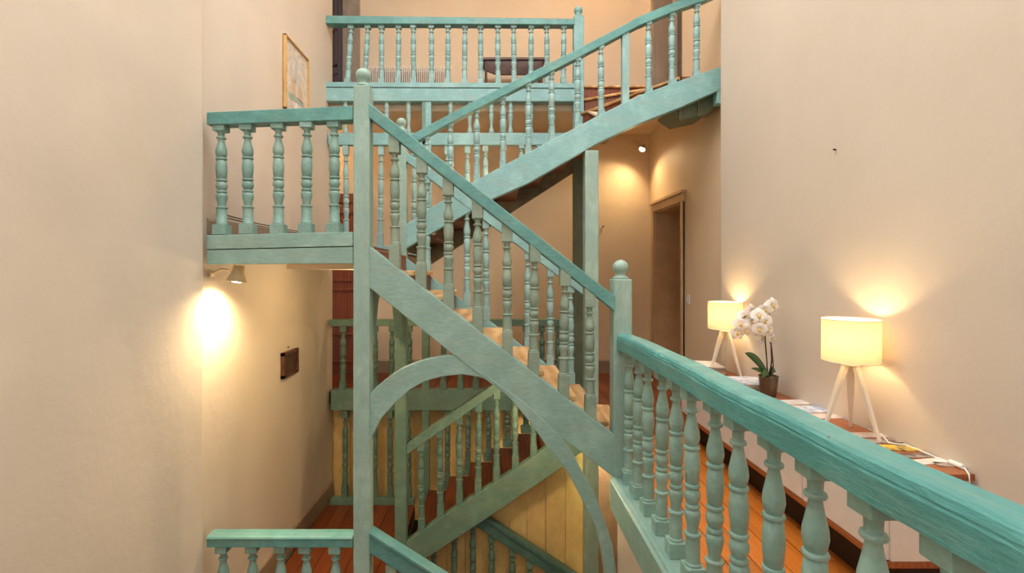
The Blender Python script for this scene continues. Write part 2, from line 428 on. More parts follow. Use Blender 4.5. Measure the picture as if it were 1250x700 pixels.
# lower level behind the flights: painted boarding, one board at a time
def board_wall(root, xs, y0, y1, zlo, ztop, mat, name='board'):
    base = root
    for a, b_ in zip(xs, xs[1:]):
        d = random.uniform(0, .006)
        b = bmesh.new(); prism(b, [(a+.002, zlo), (b_-.002, zlo), (b_-.002, ztop(b_)), (a+.002, ztop(a))], y0-d, y1)
        link(name, b, mat, base, .002)
bw = struct(bx('wall_back', M['dark'], None, -1.9, .95, 5.88, 5.98, -3.0, -.17))
board_wall(bw, [-1.9+.22*i for i in range(14)], 5.855, 5.878, -1.6, lambda x: -.17, M['boards'])
def low_str_bot(x):   # underside of the lower rising string
    px = 600+x/4.5*600; return PZ(683-(px-515)*.673, 4.5)
xs = [PX(p, 4.72) for p in (500, 522, 545, 568, 598, 622, 643, 666, 690, 712)]
bw2 = struct(bx('wall_back', M['dark'], None, xs[0], xs[-1], 4.76, 4.79, -3.2, -1.3))
board_wall(bw2, xs, 4.72, 4.745, -3.2, lambda x: min(low_str_bot(x)+.09, -.2), M['boards'])
struct(bx('wall_back', M['trim'], None, .9, XR, 5.3, 5.35, -3.2, -.2))

# baseboards
def baseboard(name, x0, y0, x1, y1, z, h=.19, t=.02, mat=None):
    d = Vector((x1-x0, y1-y0, 0)).normalized(); n = Vector((d.y, -d.x, 0))
    b = bmesh.new()
    prism_any(b, [Vector((x0, y0, z)), Vector((x0, y0, z))+n*t, Vector((x0, y0, z+h*.9))+n*t, Vector((x0, y0, z+h))+n*t*.4, Vector((x0, y0, z+h))], Vector((x1-x0, y1-y0, 0)))
    return struct(link(name, b, mat or M['trim']))
baseboard('baseboard_left', -1.948, 3.36, -1.878, 5.78, 1.54)
baseboard('baseboard_left', -1.948, 3.36, -1.878, 5.78, -1.29, .2)
baseboard('baseboard_back', -1.7, YBK, XR, YBK, F1, .185)
baseboard('baseboard_back', -1.7, YBK, XR, YBK, 3.5, .185, mat=M['white'])

# ------------------------------------------------------------------ doors
def door_frame(name, label_door, x, y0, y1, z0, z1, dm, fm, cornice=True):
    """in the right-hand wall, opening faces -x"""
    b = bmesh.new(); t = .085
    box(b, x-.025, x+.01, y0-t, y0, z0, z1); box(b, x-.025, x+.01, y1, min(y1+t, YBK-.01), z0, z1)
    box(b, x-.025, x+.01, y0-t, min(y1+t, YBK-.01), z1, z1+.10)
    box(b, x-.04, x+.0, y0-t, y0-t+.02, z0, z1)
    box(b, x-.055, x+.0, y0-t-.02, min(y1+t+.02, YBK-.005), z1+.09, z1+.125)
    box(b, x, x+.45, y1-.015, y1, z0, z1); box(b, x, x+.45, y0, y0+.015, z0, z1); box(b, x, x+.45, y0, y1, z1-.015, z1)
    fr = struct(link(name, b, fm, None, .004))
    b = bmesh.new(); box(b, x+.41, x+.45, y0+.01, y1-.01, z0+.01, z1-.015)
    for a, c in ((z0+.15, z0+.85), (z0+1.0, z1-.18)):
        for u0, u1, v0, v1 in ((y0+.14, y1-.14, a, a+.025), (y0+.14, y1-.14, c-.025, c), (y0+.14, y0+.165, a, c), (y1-.165, y1-.14, a, c)):
            box(b, x+.398, x+.412, u0, u1, v0, v1)
    link('door_leaf', b, dm, fr, .003)
    h = bmesh.new(); tube(h, [(x+.41, y0+.08, z0+1.02), (x+.36, y0+.08, z0+1.02), (x+.36, y0+.18, z0+1.02)], .009)
    link('door_handle', h, M['metal'], fr)
    return fr
door_frame('door_1', '', XR, 5.56, 6.47, F1, 2.15, M['door'], M['door'])
door_frame('door_2', '', XR, 5.80, 6.48, 3.5, 5.72, M['door'], M['trim'])
def back_door(name, xr, z0, z1, dm, fm, fw):
    b = bmesh.new()
    box(b, xr-.0, xr+fw, YBK-.05, YBK-.002, z0, z1); box(b, xr-.02, xr+.02, YBK-.07, YBK-.002, z0, z1)
    box(b, xr-.9, xr+fw, YBK-.05, YBK-.002, z1, z1+.12)
    fr = struct(link(name, b, fm, None, .004))
    b = bmesh.new(); box(b, xr-.85, xr, YBK-.03, YBK-.004, z0+.01, z1)
    y = YBK-.055
    for a, c in ((z0+.15, z0+.55), (z0+.65, z0+1.15), (z0+1.25, z1-.12)):
        for u0, u1, v0, v1 in ((xr-.75, xr-.1, a, a+.03), (xr-.75, xr-.1, c-.03, c), (xr-.75, xr-.72, a, c), (xr-.13, xr-.1, a, c)):
            box(b, u0, u1, y, y+.03, v0, v1)
    link('door_leaf', b, dm, fr, .004)
back_door('door_3', -1.72, F1, 2.3, M['reddoor'], M['reddoor'], .06)
back_door('door_4', -1.99, 3.5, 5.9, M['darkdoor'], M['trim'], .2)

# ------------------------------------------------------------------ posts
def ball_top(x, y, z, r, collar=True):
    bm = bmesh.new()
    p = [(0, r*1.0), (.012, r*1.02), (.018, r*.8), (.03, r*.62), (.036, r*.7)]
    for i in range(0, 13):
        a = -PI/2+.75+(PI-.75)*i/12
        p.append((.036+r*.85+r*.95*math.sin(a)-.0, max(.001, r*math.cos(a))))
    lathe(bm, p, 24, (x, y, z)); return bm
def newel(name, label, xc, y0, wx, wy, z0, z1, mat, r=None, group=None, finial=True):
    t = thing(name, (xc, y0+wy/2, z0), label, 'post', group)
    bx('post', mat, t, xc-wx/2, xc+wx/2, y0, y0+wy, z0, z1, .007)
    if finial: link('ball_finial', ball_top(xc, y0+wy/2, z1, r or wx*.46), mat, t)
    return t
newel('newel_post', 'tall pale sage newel post with ball top at corner of left landings', PX(442, 3.27), 3.25, .108, .108, -3.2, PZ(105, 3.27), M['post'], .052)
newel('newel_post', 'slim rear green newel post rising behind the front flight, urn top above its handrail', PX(490, 4.5), 4.45, .105, .10, -3.2, PZ(160, 4.5), M['green'], .046)
rn = bpy.data.objects['newel_post.001']
bx('post', M['post'], rn, PX(490, 4.5)-.0535, PX(490, 4.5)+.0535, 4.4485, 4.5515, 1.40, PZ(159.5, 4.5), .006)  # same post: paler above, painted-in dimness kept for the green lower part
[setattr(o.data.materials, '__doc__', None) if False else o.data.materials.__setitem__(0, M['post']) for o in rn.children if o.name.startswith('ball_finial')]
p_ = newel('support_post', 'pale square timber post under the upper flight, meeting the rear handrail', PX(722, 4.47), 4.45, .122, .12, -3.2, PZ(184, 4.47), M['post'], finial=False)
newel('newel_post', 'back corner newel post with small ball finial at end of top landing railing', PX(706.5, 5.62), 5.60, .115, .11, -3.2, PZ(21, 5.65), M['beamL'], .05)
bx('post', M['shadegreen'], bpy.data.objects['newel_post.002'], PX(706.5, 5.62)-.0585, PX(706.5, 5.62)+.0585, 5.5985, 5.7115, -1.3, 2.80, .005)  # sleeve over the lower post, its shade painted as darker olive
gn = newel('newel_post', 'stout ball-topped newel where the gallery rail meets the front flight', .872, 3.26, .122, .12, -.22, PZ(341, 3.3), M['post'], .052)
newel('support_post', 'slender square post dividing the rear landing screens', PX(520, 5.66), 5.61, .085, .08, -1.29, PZ(126, 5.66), M['green'], finial=False)
bx('post', M['beamL'], bpy.data.objects['support_post.001'], PX(520, 5.66)+.0, PX(520, 5.66)+.065, 5.608, 5.692, 1.5, PZ(126, 5.66), .005)  # upper part painted in the daylight tone, lower part in the dim green

# ------------------------------------------------------------------ balustrades
# gallery on the right
g = thing('balustrade', (.885, 1.4, 0), 'heavy teal foreground gallery balustrade running towards the viewer on the right', 'railing')
b = bmesh.new()
prof = [(.83,.852),(.83,.915),(.833,.921),(.832,.926),(.838,.942),(.848,.950),(.922,.951),(.934,.945),(.94,.932),(.94,.852)]
N = 90; rings = []
for i in range(N+1):
    y = -.5+i*(3.27+.5)/N
    dz = .004*math.sin(y*3.1)+.002*math.sin(y*9+1)
    rings.append([b.verts.new((x+random.uniform(-.0009, .0009), y, z+dz+random.uniform(-.0009, .0009))) for x, z in prof])
for a, c in zip(rings, rings[1:]):
    for i in range(len(prof)): b.faces.new((a[i], a[(i+1) % len(prof)], c[(i+1) % len(prof)], c[i]))
b.faces.new(rings[0]); b.faces.new(rings[-1][::-1])
link('handrail', b, M['rail_y'], g)
b = bmesh.new()
prism_any(b, [(.785,-.5,-.205),(.785,-.5,-.022),(.79,-.5,-.016),(.80,-.5,-.014),(.805,-.5,.0),(.822,-.5,.002),(.826,-.5,-.006),(.97,-.5,-.006),(.97,-.5,-.205)], (0, 3.75, 0))
link('bottom_beam', b, M['baly'], g, .002)
for i in range(15): bal(g, 'gallery', .888, 3.185-.204*i, -.006, .856, 1.0)

# left landing, upper
LX0 = -1.94
g = thing('balustrade', (-1.4, 3.3, 1.4), 'sage balustrade of the upper left landing above the lit spotlight', 'railing')
pr('handrail', M['rail'], g, [(LX0+.055, PZ(155, 3.3)), (LX0+.055, PZ(140, 3.3)), P(433, 132, 3.3), P(433, 149, 3.3)], 3.25, 3.35, .005)
pr('bottom_beam', M['string'], g, [(LX0+.055, PZ(305, 3.3)), (LX0+.055, PZ(288, 3.3)), P(433, 284, 3.3), P(433, 301, 3.3)], 3.25, 3.36, .004)
pr('bottom_beam', M['string'], g, [(LX0+.055, PZ(323, 3.3)), (LX0+.055, PZ(306, 3.3)), P(433, 302, 3.3), P(433, 322, 3.3)], 3.253, 3.36, .004)
for px, t0, t1 in ((271, 153, 287), (303, 152, 286.5), (340, 150.5, 286), (374, 149.5, 285.5), (408.5, 148.5, 285)):
    bal(g, 'landing', PX(px, 3.3), 3.3, PZ(t1, 3.3), PZ(t0-1, 3.3), 1.08)
# left landing, lower
g = thing('balustrade', (-1.4, 3.3, -1.3), 'sage balustrade of the lower left landing at the bottom edge of the view', 'railing')
b = bmesh.new()
zt = -.393
prism_any(b, [(LX0+.055, 3.25, zt-.072), (LX0+.055, 3.25, zt-.02), (LX0+.055, 3.243, zt-.014), (LX0+.055, 3.25, zt-.004), (LX0+.055, 3.262, zt), (LX0+.055, 3.30, zt+.004), (LX0+.055, 3.345, zt), (LX0+.055, 3.36, zt-.01), (LX0+.055, 3.35, zt-.072)], (PX(433, 3.3)-LX0-.055, 0, 0))
link('handrail', b, M['rail'], g, .002)
bx('bottom_beam', M['string'], g, LX0+.055, PX(433, 3.3), 3.25, 3.36, -1.45, -1.24, .004)
for px in (272.5, 308, 341.6, 375, 409.5): bal(g, 'landing_lo', PX(px, 3.3), 3.3, -1.25, zt-.07, 1.05)

# back balustrade, top landing
YB = 5.65
g = thing('balustrade', (-.4, YB, 3.3), 'pale aqua balustrade across the top back landing', 'railing')
pr('handrail', M['rail'], g, [P(400, 31.5, YB), P(400, 22, YB), P(701, 26, YB), P(701, 33, YB)], YB-.06, YB+.05)
pr('bottom_beam', M['beamL'], g, [P(399, 125, YB), P(399, 109, YB), P(702, 110.5, YB), P(702, 125.5, YB)], YB-.05, YB+.06)
pr('beam_ledge', M['beamL'], g, [P(399, 108.3, YB), P(399, 102.5, YB), P(702, 104, YB), P(702, 109.8, YB)], YB-.06, YB+.06, .003)
for i, px in enumerate((424.4, 445, 466, 486, 505, 527, 546.6, 567, 587, 608, 627.6, 648, 668, 687.6)):
    o = bal(g, 'top', PX(px, YB), YB, PZ(102.5, YB), PZ(30, YB), .95)
    if i < 2: o.rotation_euler[1] = .06
# back balustrade, middle level
g = thing('balustrade', (-.4, YB, 0), 'dull green balustrade across the middle back landing, seen under the front flight', 'railing')
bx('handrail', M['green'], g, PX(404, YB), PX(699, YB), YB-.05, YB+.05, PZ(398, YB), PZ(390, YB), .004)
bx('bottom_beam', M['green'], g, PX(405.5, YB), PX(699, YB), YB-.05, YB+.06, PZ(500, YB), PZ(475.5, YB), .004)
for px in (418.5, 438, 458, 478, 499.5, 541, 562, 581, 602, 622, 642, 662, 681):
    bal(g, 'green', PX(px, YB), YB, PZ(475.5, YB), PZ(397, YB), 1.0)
# upper rear screen
g = thing('spindle_screen', (-.4, YB, 1.54), 'pale two-tier spindle screen behind the upper landing, below the top balustrade', 'screen')
bx('middle_rail', M['beamL'], g, PX(402, YB), PX(699, YB), YB-.04, YB+.04, PZ(178, YB), PZ(163.5, YB), .004)
bx('sill', M['beamL'], g, PX(402, YB), PX(486, YB), YB-.04, YB+.04, PZ(306, YB), PZ(301, YB), .004)
for px in (422, 447, 472, 499, 524, 550, 573.5, 600, 623, 648, 672): bal(g, 'small', PX(px, YB), YB-.005, PZ(165, YB), PZ(119.5, YB), 1.0, 'spindle')
for px in (423, 464, 505, 547, 570, 593, 614, 636, 658, 680):
    zb = PZ(302, YB) if px < 500 else 1.54+.16*math.floor((PX(px, YB)+.72)/.247+1)
    bal(g, 'rear', PX(px, YB), YB, zb, PZ(177, YB), 1.0)
# lower rear screen
g = thing('spindle_screen', (-.4, YB, -1.29), 'dull green baluster screen in front of yellow boarding on the lower landing', 'screen')
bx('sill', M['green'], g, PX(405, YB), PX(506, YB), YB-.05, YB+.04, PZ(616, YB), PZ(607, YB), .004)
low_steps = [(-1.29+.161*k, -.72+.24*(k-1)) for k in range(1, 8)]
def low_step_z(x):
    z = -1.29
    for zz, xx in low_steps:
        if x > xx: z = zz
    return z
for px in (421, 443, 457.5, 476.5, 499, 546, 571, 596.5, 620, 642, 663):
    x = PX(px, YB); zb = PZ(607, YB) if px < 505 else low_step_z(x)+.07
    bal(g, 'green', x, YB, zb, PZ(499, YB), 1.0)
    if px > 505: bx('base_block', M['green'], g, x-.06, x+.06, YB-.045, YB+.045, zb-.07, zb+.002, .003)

# ------------------------------------------------------------------ front flight (rises to the left)
ff = thing('stair_flight', (0, 3.9, 0), 'long front flight rising right to left across the centre, worn pale treads', 'stairs')
pr('string', M['string'], ff, [P(451, 300, 3.3), P(749, 530, 3.3), P(749, 581, 3.3), P(742, 576, 3.3), P(560, 437, 3.3), P(451, 350, 3.3)], 3.26, 3.34, .005)
def rear_line(px): return 370+.77*(px-571)
pr('string', M['ball'] if False else M['beamL'], ff, [P(497, rear_line(497)+3, 4.5), P(714, rear_line(714), 4.5), P(714, rear_line(714)+36, 4.5), P(497, rear_line(497)+36, 4.5)], 4.46, 4.53)
pr('handrail', M['rail'], ff, [P(451, 127, 3.3), P(749, 362, 3.3), P(749, 380, 3.3), P(451, 145, 3.3)], 3.25, 3.345, .006)
pr('handrail', M['beamL'], ff, [P(496, 186, 4.5), P(592, 255, 4.5), P(716, 351, 4.5), P(716, 364, 4.5), P(592, 270, 4.5), P(496, 198, 4.5)], 4.45, 4.53, .005)
def fr_rail(px): return 145+(px-451)*.7886
def fr_str(px): return 300+(px-451)*.7718
for px in (482.5, 514, 548, 583.5, 619.5, 651, 687.5, 720.5):
    bal(ff, 'flight', PX(px, 3.3), 3.298, PZ(fr_str(px)+8, 3.3), PZ(fr_rail(px)-6, 3.3), 1.0)
for px in (522, 546, 570.5, 594, 619, 644, 671.5, 697):
    rr = 270+(px-592)*.758
    bal(ff, 'rear', PX(px, 4.5), 4.49, PZ(rear_line(px)+4, 4.5), PZ(rr-5, 4.5), .95)
RZ = .171
for k in range(1, 9):
    z = k*RZ; xn = .80+(.342-z)/.773
    if k == 1:
        b = bmesh.new()
        pts = [(.72, 3.345)] + [(.945, 3.40)] + arc(.945, 3.62, .10, -60, 0, 5) + [(1.045, 4.40)] + [(.72, 4.44)]
        prism_any(b, [(x, y, z-.035) for x, y in pts], (0, 0, .035)); link('tread', b, M['tread'], ff, .006)
        bx('riser', M['tread_dk'], ff, .80, 1.01, 3.62, 4.43, F1, z-.035)
        continue
    bx('tread', M['tread'], ff, xn-.25, xn, 3.345, 4.455, z-.035, z, .006)
    bx('riser', M['tread_dk'], ff, xn-.045, xn-.025, 3.345, 4.455, z-RZ, z-.035)
z = 9*RZ; xn = .80+(.342-z)/.773
bx('riser', M['tread_dk'], ff, xn-.045, xn-.025, 3.345, 4.455, z-RZ, z-.035)

# arched braces under the front flight
br = thing('arch_brace', (0, 3.3, -1), 'curved sage timber arch bracing the underside of the front flight', 'beam')
outer = [(451,482),(458,474),(470,464),(480,456.5),(491,449.5),(505,443.5),(519,438.6),(540,434),(558,432),(585,440)]
inner = [(620,474),(601,465),(584,459),(564,456),(541,458.5),(519,464.5),(500,475.5),(483,491),(466,510),(455,532),(451,541)]
pr('brace', M['string'], br, [P(x, y, 3.3) for x, y in outer+inner], 3.265, 3.335, .004)
ru = [(580,448),(640,490),(686.5,534),(697,550),(709,573),(724,601),(737,632),(747,665),(751,700),(752,730)]
rl = [(739,730),(738,700),(734,673),(727,642),(711,611),(693,576),(674,550),(667,544),(648,516),(625,488),(601,466)]
pr('brace', M['string'], br, [P(x, y, 3.29) for x, y in ru+rl], 3.258, 3.33, .004)
br2 = thing('cross_beam', (-1.0, 5.5, 1.33), 'short green cross beam under the back edge of the upper left landing', 'beam')
bx('beam', M['green'], br2, -1.22, -.95, 5.35, 5.5, 1.325, 1.377, .004)
# small arch between the two left newels, under the landing edge
br = thing('arch_brace', (-.86, 3.9, .6), 'small green arched brace between the two left posts under the upper landing', 'beam')
def yzprism(name, pts, x0, x1, mat, par):
    b = bmesh.new(); prism_any(b, [(x0, y, z) for y, z in pts], (x1-x0, 0, 0)); return link(name, b, mat, par, .004)
a_out = []; a_in = []
for i in range(9):
    t = i/8; a_out.append((4.45-.02-.38*t**1.8, .80+.58*t)); a_in.append((4.45-.20*(1-t)**0+.085-.42*t**1.8-.0, .80+.58*t))
yzprism('brace', [(4.445, .78), (4.445, 1.42), (3.98, 1.42), (4.05, 1.34), (4.16, 1.22), (4.25, 1.08), (4.31, .92), (4.35, .78)], PX(477, 4.2)+.0, PX(477, 4.2)+.08, M['green'], br)
yzprism('brace', [(3.36, .84), (3.36, 1.42), (3.72, 1.42), (3.58, 1.28), (3.47, 1.12), (3.40, .95)], -.86, -.80, M['green'], br)

# ------------------------------------------------------------------ upper flight (rises to the right, turns by winders)
uf = thing('stair_flight', (.3, 5.0, 1.54), 'upper flight climbing left to right, its curved aqua string ending at right wall', 'stairs')
YU = 4.5
top = [(493,277),(526,255),(580,222),(645,187),(703,157),(727,144),(780,118),(827,101),(877,84),(884,81)]
bot = [(884,109),(874,113),(826,134),(780,152),(727,177),(700,193),(645,224.6),(603,243),(521,289),(493,306)]
pr('string', M['beamL'], uf, [P(x, y, YU) for x, y in top+bot], 4.455, 4.55, .005)
rt = [(503,166),(540,146),(583,123),(645,92),(703,63),(745,41),(780,22),(830,2),(884,-18)]
rb = [(884,-8),(862,2),(830,13),(780,33),(745,51.5),(703,73.5),(645,103),(583,134.5),(540,157),(503,178)]
pr('handrail', M['rail'], uf, [P(x, y, YU) for x, y in rt+rb], 4.46, 4.55, .004)
def interp(pts, px):
    pts = sorted(pts)
    for (a, b_), (c, d) in zip(pts, pts[1:]):
        if a <= px <= c: return b_+(d-b_)*(px-a)/(c-a)
    return pts[0][1] if px < pts[0][0] else pts[-1][1]
for px in (522, 550.5, 582, 614, 645, 674, 705, 734, 792, 820.6, 850):
    bal(uf, 'up', PX(px, YU), 4.50, PZ(interp(top, px)+5, YU), PZ(interp(rb, px)-4, YU), .88)
bx('square_baluster', M['ball'], uf, PX(759, YU), PX(767.5, YU), 4.475, 4.535, PZ(128, YU), PZ(39, YU), .004)
UR = (3.5-1.54)/12
for k in range(1, 9):
    z = 1.54+UR*k; x = -.80+.2586*(k-1)
    bx('tread', M['tread_dk'], uf, x, x+.29, 4.555, 5.60, z-.035, z, .005)
    bx('riser', M['under'], uf, x+.02, x+.04, 4.555, 5.60, z-UR, z-.035)
# rear string of this flight, plain timber seen from below
pr('string', M['under'], uf, [(-.82, 1.62), (.98, 2.86), (.98, 2.52), (-.82, 1.36)], 5.60, 5.64, .004)
NX, NY = PX(706.5, 5.62), 5.66
def ray(ang):
    a = math.radians(ang); dx, dy = math.cos(a), math.sin(a)
    ts = []
    if dx > 1e-6: ts.append((XR-.01-NX)/dx)
    if dy < -1e-6: ts.append((4.56-NY)/dy)
    t = min(ts); return (NX+dx*t, NY+dy*t)
angs = [-90, -70, -55, -28, 0]
for i in range(4):
    z = 1.54+UR*(8+i)
    a0, a1 = angs[i], angs[i+1]
    p0, p1 = ray(a0), ray(a1+ (4 if a1 < 0 else 0))
    poly = [(NX, NY), p0]
    if abs(p0[1]-4.56) < .001 and abs(p1[0]-(XR-.01)) < .001: poly.append((XR-.01, 4.56))
    poly.append(p1)
    b = bmesh.new(); prism_any(b, [(x, y, z-.035) for x, y in poly], (0, 0, .035)); link('winder_tread', b, M['tread_dk'], uf, .003)
for i in range(1, 5):
    z = 1.54+UR*(8+i); q = ray(angs[i]); d = Vector((q[0]-NX, q[1]-NY, 0)).normalized()*.0; n = Vector((-(q[1]-NY), q[0]-NX, 0)).normalized()*.02
    b = bmesh.new(); prism_any(b, [(NX, NY, z-UR), (q[0], q[1], z-UR), (q[0], q[1], z-.0), (NX, NY, z-.0)], n); link('winder_riser', b, M['tread_dk'], uf, .0)
    b = bmesh.new(); u = Vector((q[0]-NX, q[1]-NY, 0)).normalized()
    tube(b, [Vector((NX, NY, z-.012))-n*.6+u*.05, Vector((q[0], q[1], z-.012))-n*.6-u*.02], .016, 8); link('nosing', b, M['tread'], uf)
# boarded soffit under the winders
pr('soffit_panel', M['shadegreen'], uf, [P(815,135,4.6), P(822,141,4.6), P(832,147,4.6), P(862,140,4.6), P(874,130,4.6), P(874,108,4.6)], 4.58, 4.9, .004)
bx('soffit_batten', M['under'], uf, PX(829, 4.56), PX(832, 4.56), 4.56, 4.58, PZ(148, 4.56), PZ(133, 4.56), .002)
bx('soffit_batten', M['under'], uf, PX(852, 4.56), PX(855, 4.56), 4.56, 4.58, PZ(142, 4.56), PZ(122, 4.56), .002)
bx('end_block', M['beamL'], uf, PX(873, 4.5), PX(882, 4.5), 4.46, 4.55, PZ(128, 4.5), PZ(110, 4.5), .003)

# ------------------------------------------------------------------ lower rising flight
lf = thing('stair_flight', (.1, 5.0, -1.29), 'dull green lower flight rising left to right beneath the arch', 'stairs')
ltop = [(496,660),(522,642),(548,624),(588,598),(616,580),(646,560),(669,543),(712,512)]
lbot = [(712,548),(685,569),(622,612),(582,639),(515,683),(496,696)]
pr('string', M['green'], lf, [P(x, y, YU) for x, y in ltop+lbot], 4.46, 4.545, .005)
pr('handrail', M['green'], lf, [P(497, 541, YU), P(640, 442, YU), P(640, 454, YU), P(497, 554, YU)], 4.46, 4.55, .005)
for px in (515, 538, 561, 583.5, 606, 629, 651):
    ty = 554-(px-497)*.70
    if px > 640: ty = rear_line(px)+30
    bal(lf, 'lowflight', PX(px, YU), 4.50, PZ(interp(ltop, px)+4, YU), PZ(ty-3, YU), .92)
for z, x in low_steps:
    bx('tread', M['tread_dk'], lf, x, x+.275, 4.55, 5.60, z-.035, z, .005)
    bx('riser', M['tread_dk'], lf, x+.02, x+.04, 4.55, 5.60, z-.161, z-.035)
bx('riser', M['tread_dk'], lf, .955, .975, 4.55, 5.60, -.165, -.03)

# ------------------------------------------------------------------ lowest flight (falls to the right from the lower landing)
gf = thing('stair_flight', (0, 3.9, -2.6), 'lowest flight descending to the right, teal rails at bottom edge', 'stairs')
pr('handrail', M['rail'], gf, [P(452, 645, 3.3), P(700, 801, 3.3), P(700, 826, 3.3), P(452, 670, 3.3)], 3.25, 3.35, .006)
pr('rail_bead', M['rail'], gf, [P(452, 650, 3.25), P(700, 806, 3.25), P(700, 810, 3.25), P(452, 654, 3.25)], 3.236, 3.252, .003)
pr('handrail', M['dkteal'], gf, [P(575, 616.6, 4.62), P(735, 721, 4.62), P(735, 741, 4.62), P(575, 635.7, 4.62)], 4.57, 4.66, .006)
pr('rail_bead', M['dkteal'], gf, [P(575, 620.7, 4.57), P(735, 726, 4.57), P(735, 730, 4.57), P(575, 624.7, 4.57)], 4.556, 4.572, .003)
pr('string', M['string'], gf, [(-.8, -1.2), (.8, -2.25), (.8, -2.5), (-.8, -1.45)], 3.26, 3.34)
for i in range(6):
    x = -.66+.187*i; bal(gf, 'flight', x, 3.3, -1.3-(x+.8)*.656, PZ(670+(600+x/3.3*600-452)*.629, 3.3)+.01, 1.0)
for px in (530, 554, 577.5, 601, 625, 648, 672, 695):
    yt = 616+(px-545)*.655-2
    if px < 570: yt = 664 if px < 545 else 648
    bal(gf, 'lowflight', PX(px, 4.62), 4.62, PZ(yt, 4.62)-.85, PZ(yt, 4.62), .92)
for k in range(0, 8):
    z = -1.46-.16*k; x = -.84+.245*k
    bx('tread', M['tread_dk'], gf, x, x+.27, 3.345, 4.56, z-.035, z, .004)

# ------------------------------------------------------------------ console cabinet
cx0, cx1, cy0, cy1 = 1.57, 1.905, 1.96, 4.35
c1y = 4.09
ct = thing('console_cabinet', (1.74, 3.1, F1), 'long low white console cabinet with red-brown wooden top along right wall', 'cabinet')
bx('worktop', M['walnut'], ct, cx0-.015, cx1+.005, cy0-.02, c1y, .532, .56, .003)
bx('body', M['white'], ct, cx0+.02, cx1, cy0, c1y-.02, .205, .532, .002)
bx('bottom_panel', M['walnut'], ct, cx0, cx1, cy0-.005, c1y-.01, .178, .203, .002)
bx('plinth', M['dark'], ct, cx0+.11, cx1, cy0+.06, c1y-.05, F1, .178, 0)
n = 4; L = (c1y-.02-cy0)/n
for i in range(n): bx('cabinet_door', M['white'], ct, cx0+.002, cx0+.019, cy0+.003+L*i, cy0+L*(i+1)-.003, .207, .529, .003)
bx('side_panel', M['white'], ct, cx0+.022, cx1, cy0-.004, cy0-.0005, .205, .531, .001)

# table lamps
def lamp(X, Y, z, label, rz=0):
    t = thing('table_lamp', (X, Y, z), label, 'lamp', 'tripod lamps on the console')
    H = .565; R = .122
    b = bmesh.new(); seg = 48; z0, z1 = z+H-.205, z+H
    for rr in (R, R-.002):
        ra = [b.verts.new((X+rr*math.cos(2*PI*i/seg), Y+rr*math.sin(2*PI*i/seg), z0)) for i in range(seg)]
        rb_ = [b.verts.new((X+rr*math.cos(2*PI*i/seg), Y+rr*math.sin(2*PI*i/seg), z1)) for i in range(seg)]
        for i in range(seg):
            f = b.faces.new((ra[i], ra[(i+1) % seg], rb_[(i+1) % seg], rb_[i])); f.smooth = True
        if rr == R: keep = b.faces[:]
        break
    link('lamp_shade', b, M['shade'], t)
    b = bmesh.new()
    for zz in (z0, z1):
        tube(b, [(X+R*math.cos(2*PI*i/40), Y+R*math.sin(2*PI*i/40), zz) for i in range(41)], .002, 6)
    for i in range(3):
        a = 2*PI*i/3+.3; tube(b, [(X, Y, z1-.03), (X+R*math.cos(a), Y+R*math.sin(a), z1-.005)], .0015, 6)
    link('shade_ring', b, M['legwhite'], t)
    b = bmesh.new(); lathe(b, [(0, .038), (.012, .038), (.014, .02), (.03, .016), (.05, .016)], 20, (X, Y, z+.335)); link('lamp_holder', b, M['legwhite'], t)
    b = bmesh.new(); bmesh.ops.create_uvsphere(b, u_segments=16, v_segments=10, radius=.026, matrix=Matrix.Translation((X, Y, z+.44)))
    for f in b.faces: f.smooth = True
    link('bulb', b, M['bulb'], t)
    for i in range(3):
        a = rz+2*PI*i/3; b = bmesh.new()
        d = Vector((math.cos(a), math.sin(a), 0)); u = Vector((-d.y, d.x, 0))
        A = Vector((X, Y, z+.345))+d*.022; B = Vector((X, Y, z))+d*.128; mid = A.lerp(B, .3)
        rings = []
        for q, wv_, th in ((A, .016, .010), (mid, .017, .011), (B, .006, .006)):
            rings.append([b.verts.new(q+u*wv_*sx+d*th*sy) for sx, sy in ((-1, -1), (1, -1), (1, 1), (-1, 1))])
        for r0, r1 in zip(rings, rings[1:]):
            for j in range(4): b.faces.new((r0[j], r0[(j+1) % 4], r1[(j+1) % 4], r1[j]))
        b.faces.new(rings[0]); b.faces.new(rings[-1][::-1])
        link('leg', b, M['legwhite'], t, .002)
    light('bulb_light', 'POINT', (X, Y, z+.47), 7, (1, .70, .36), size=.03, parent=t)
    return t
ZC = .56
lamp(1.775, 2.43, ZC, 'nearer and larger-looking lit tripod lamp at the near end of console', math.radians(54))
lamp(PX(885, 3.8), 3.8, ZC, 'farther lit tripod lamp beside the orchid, books at its feet', math.radians(66))

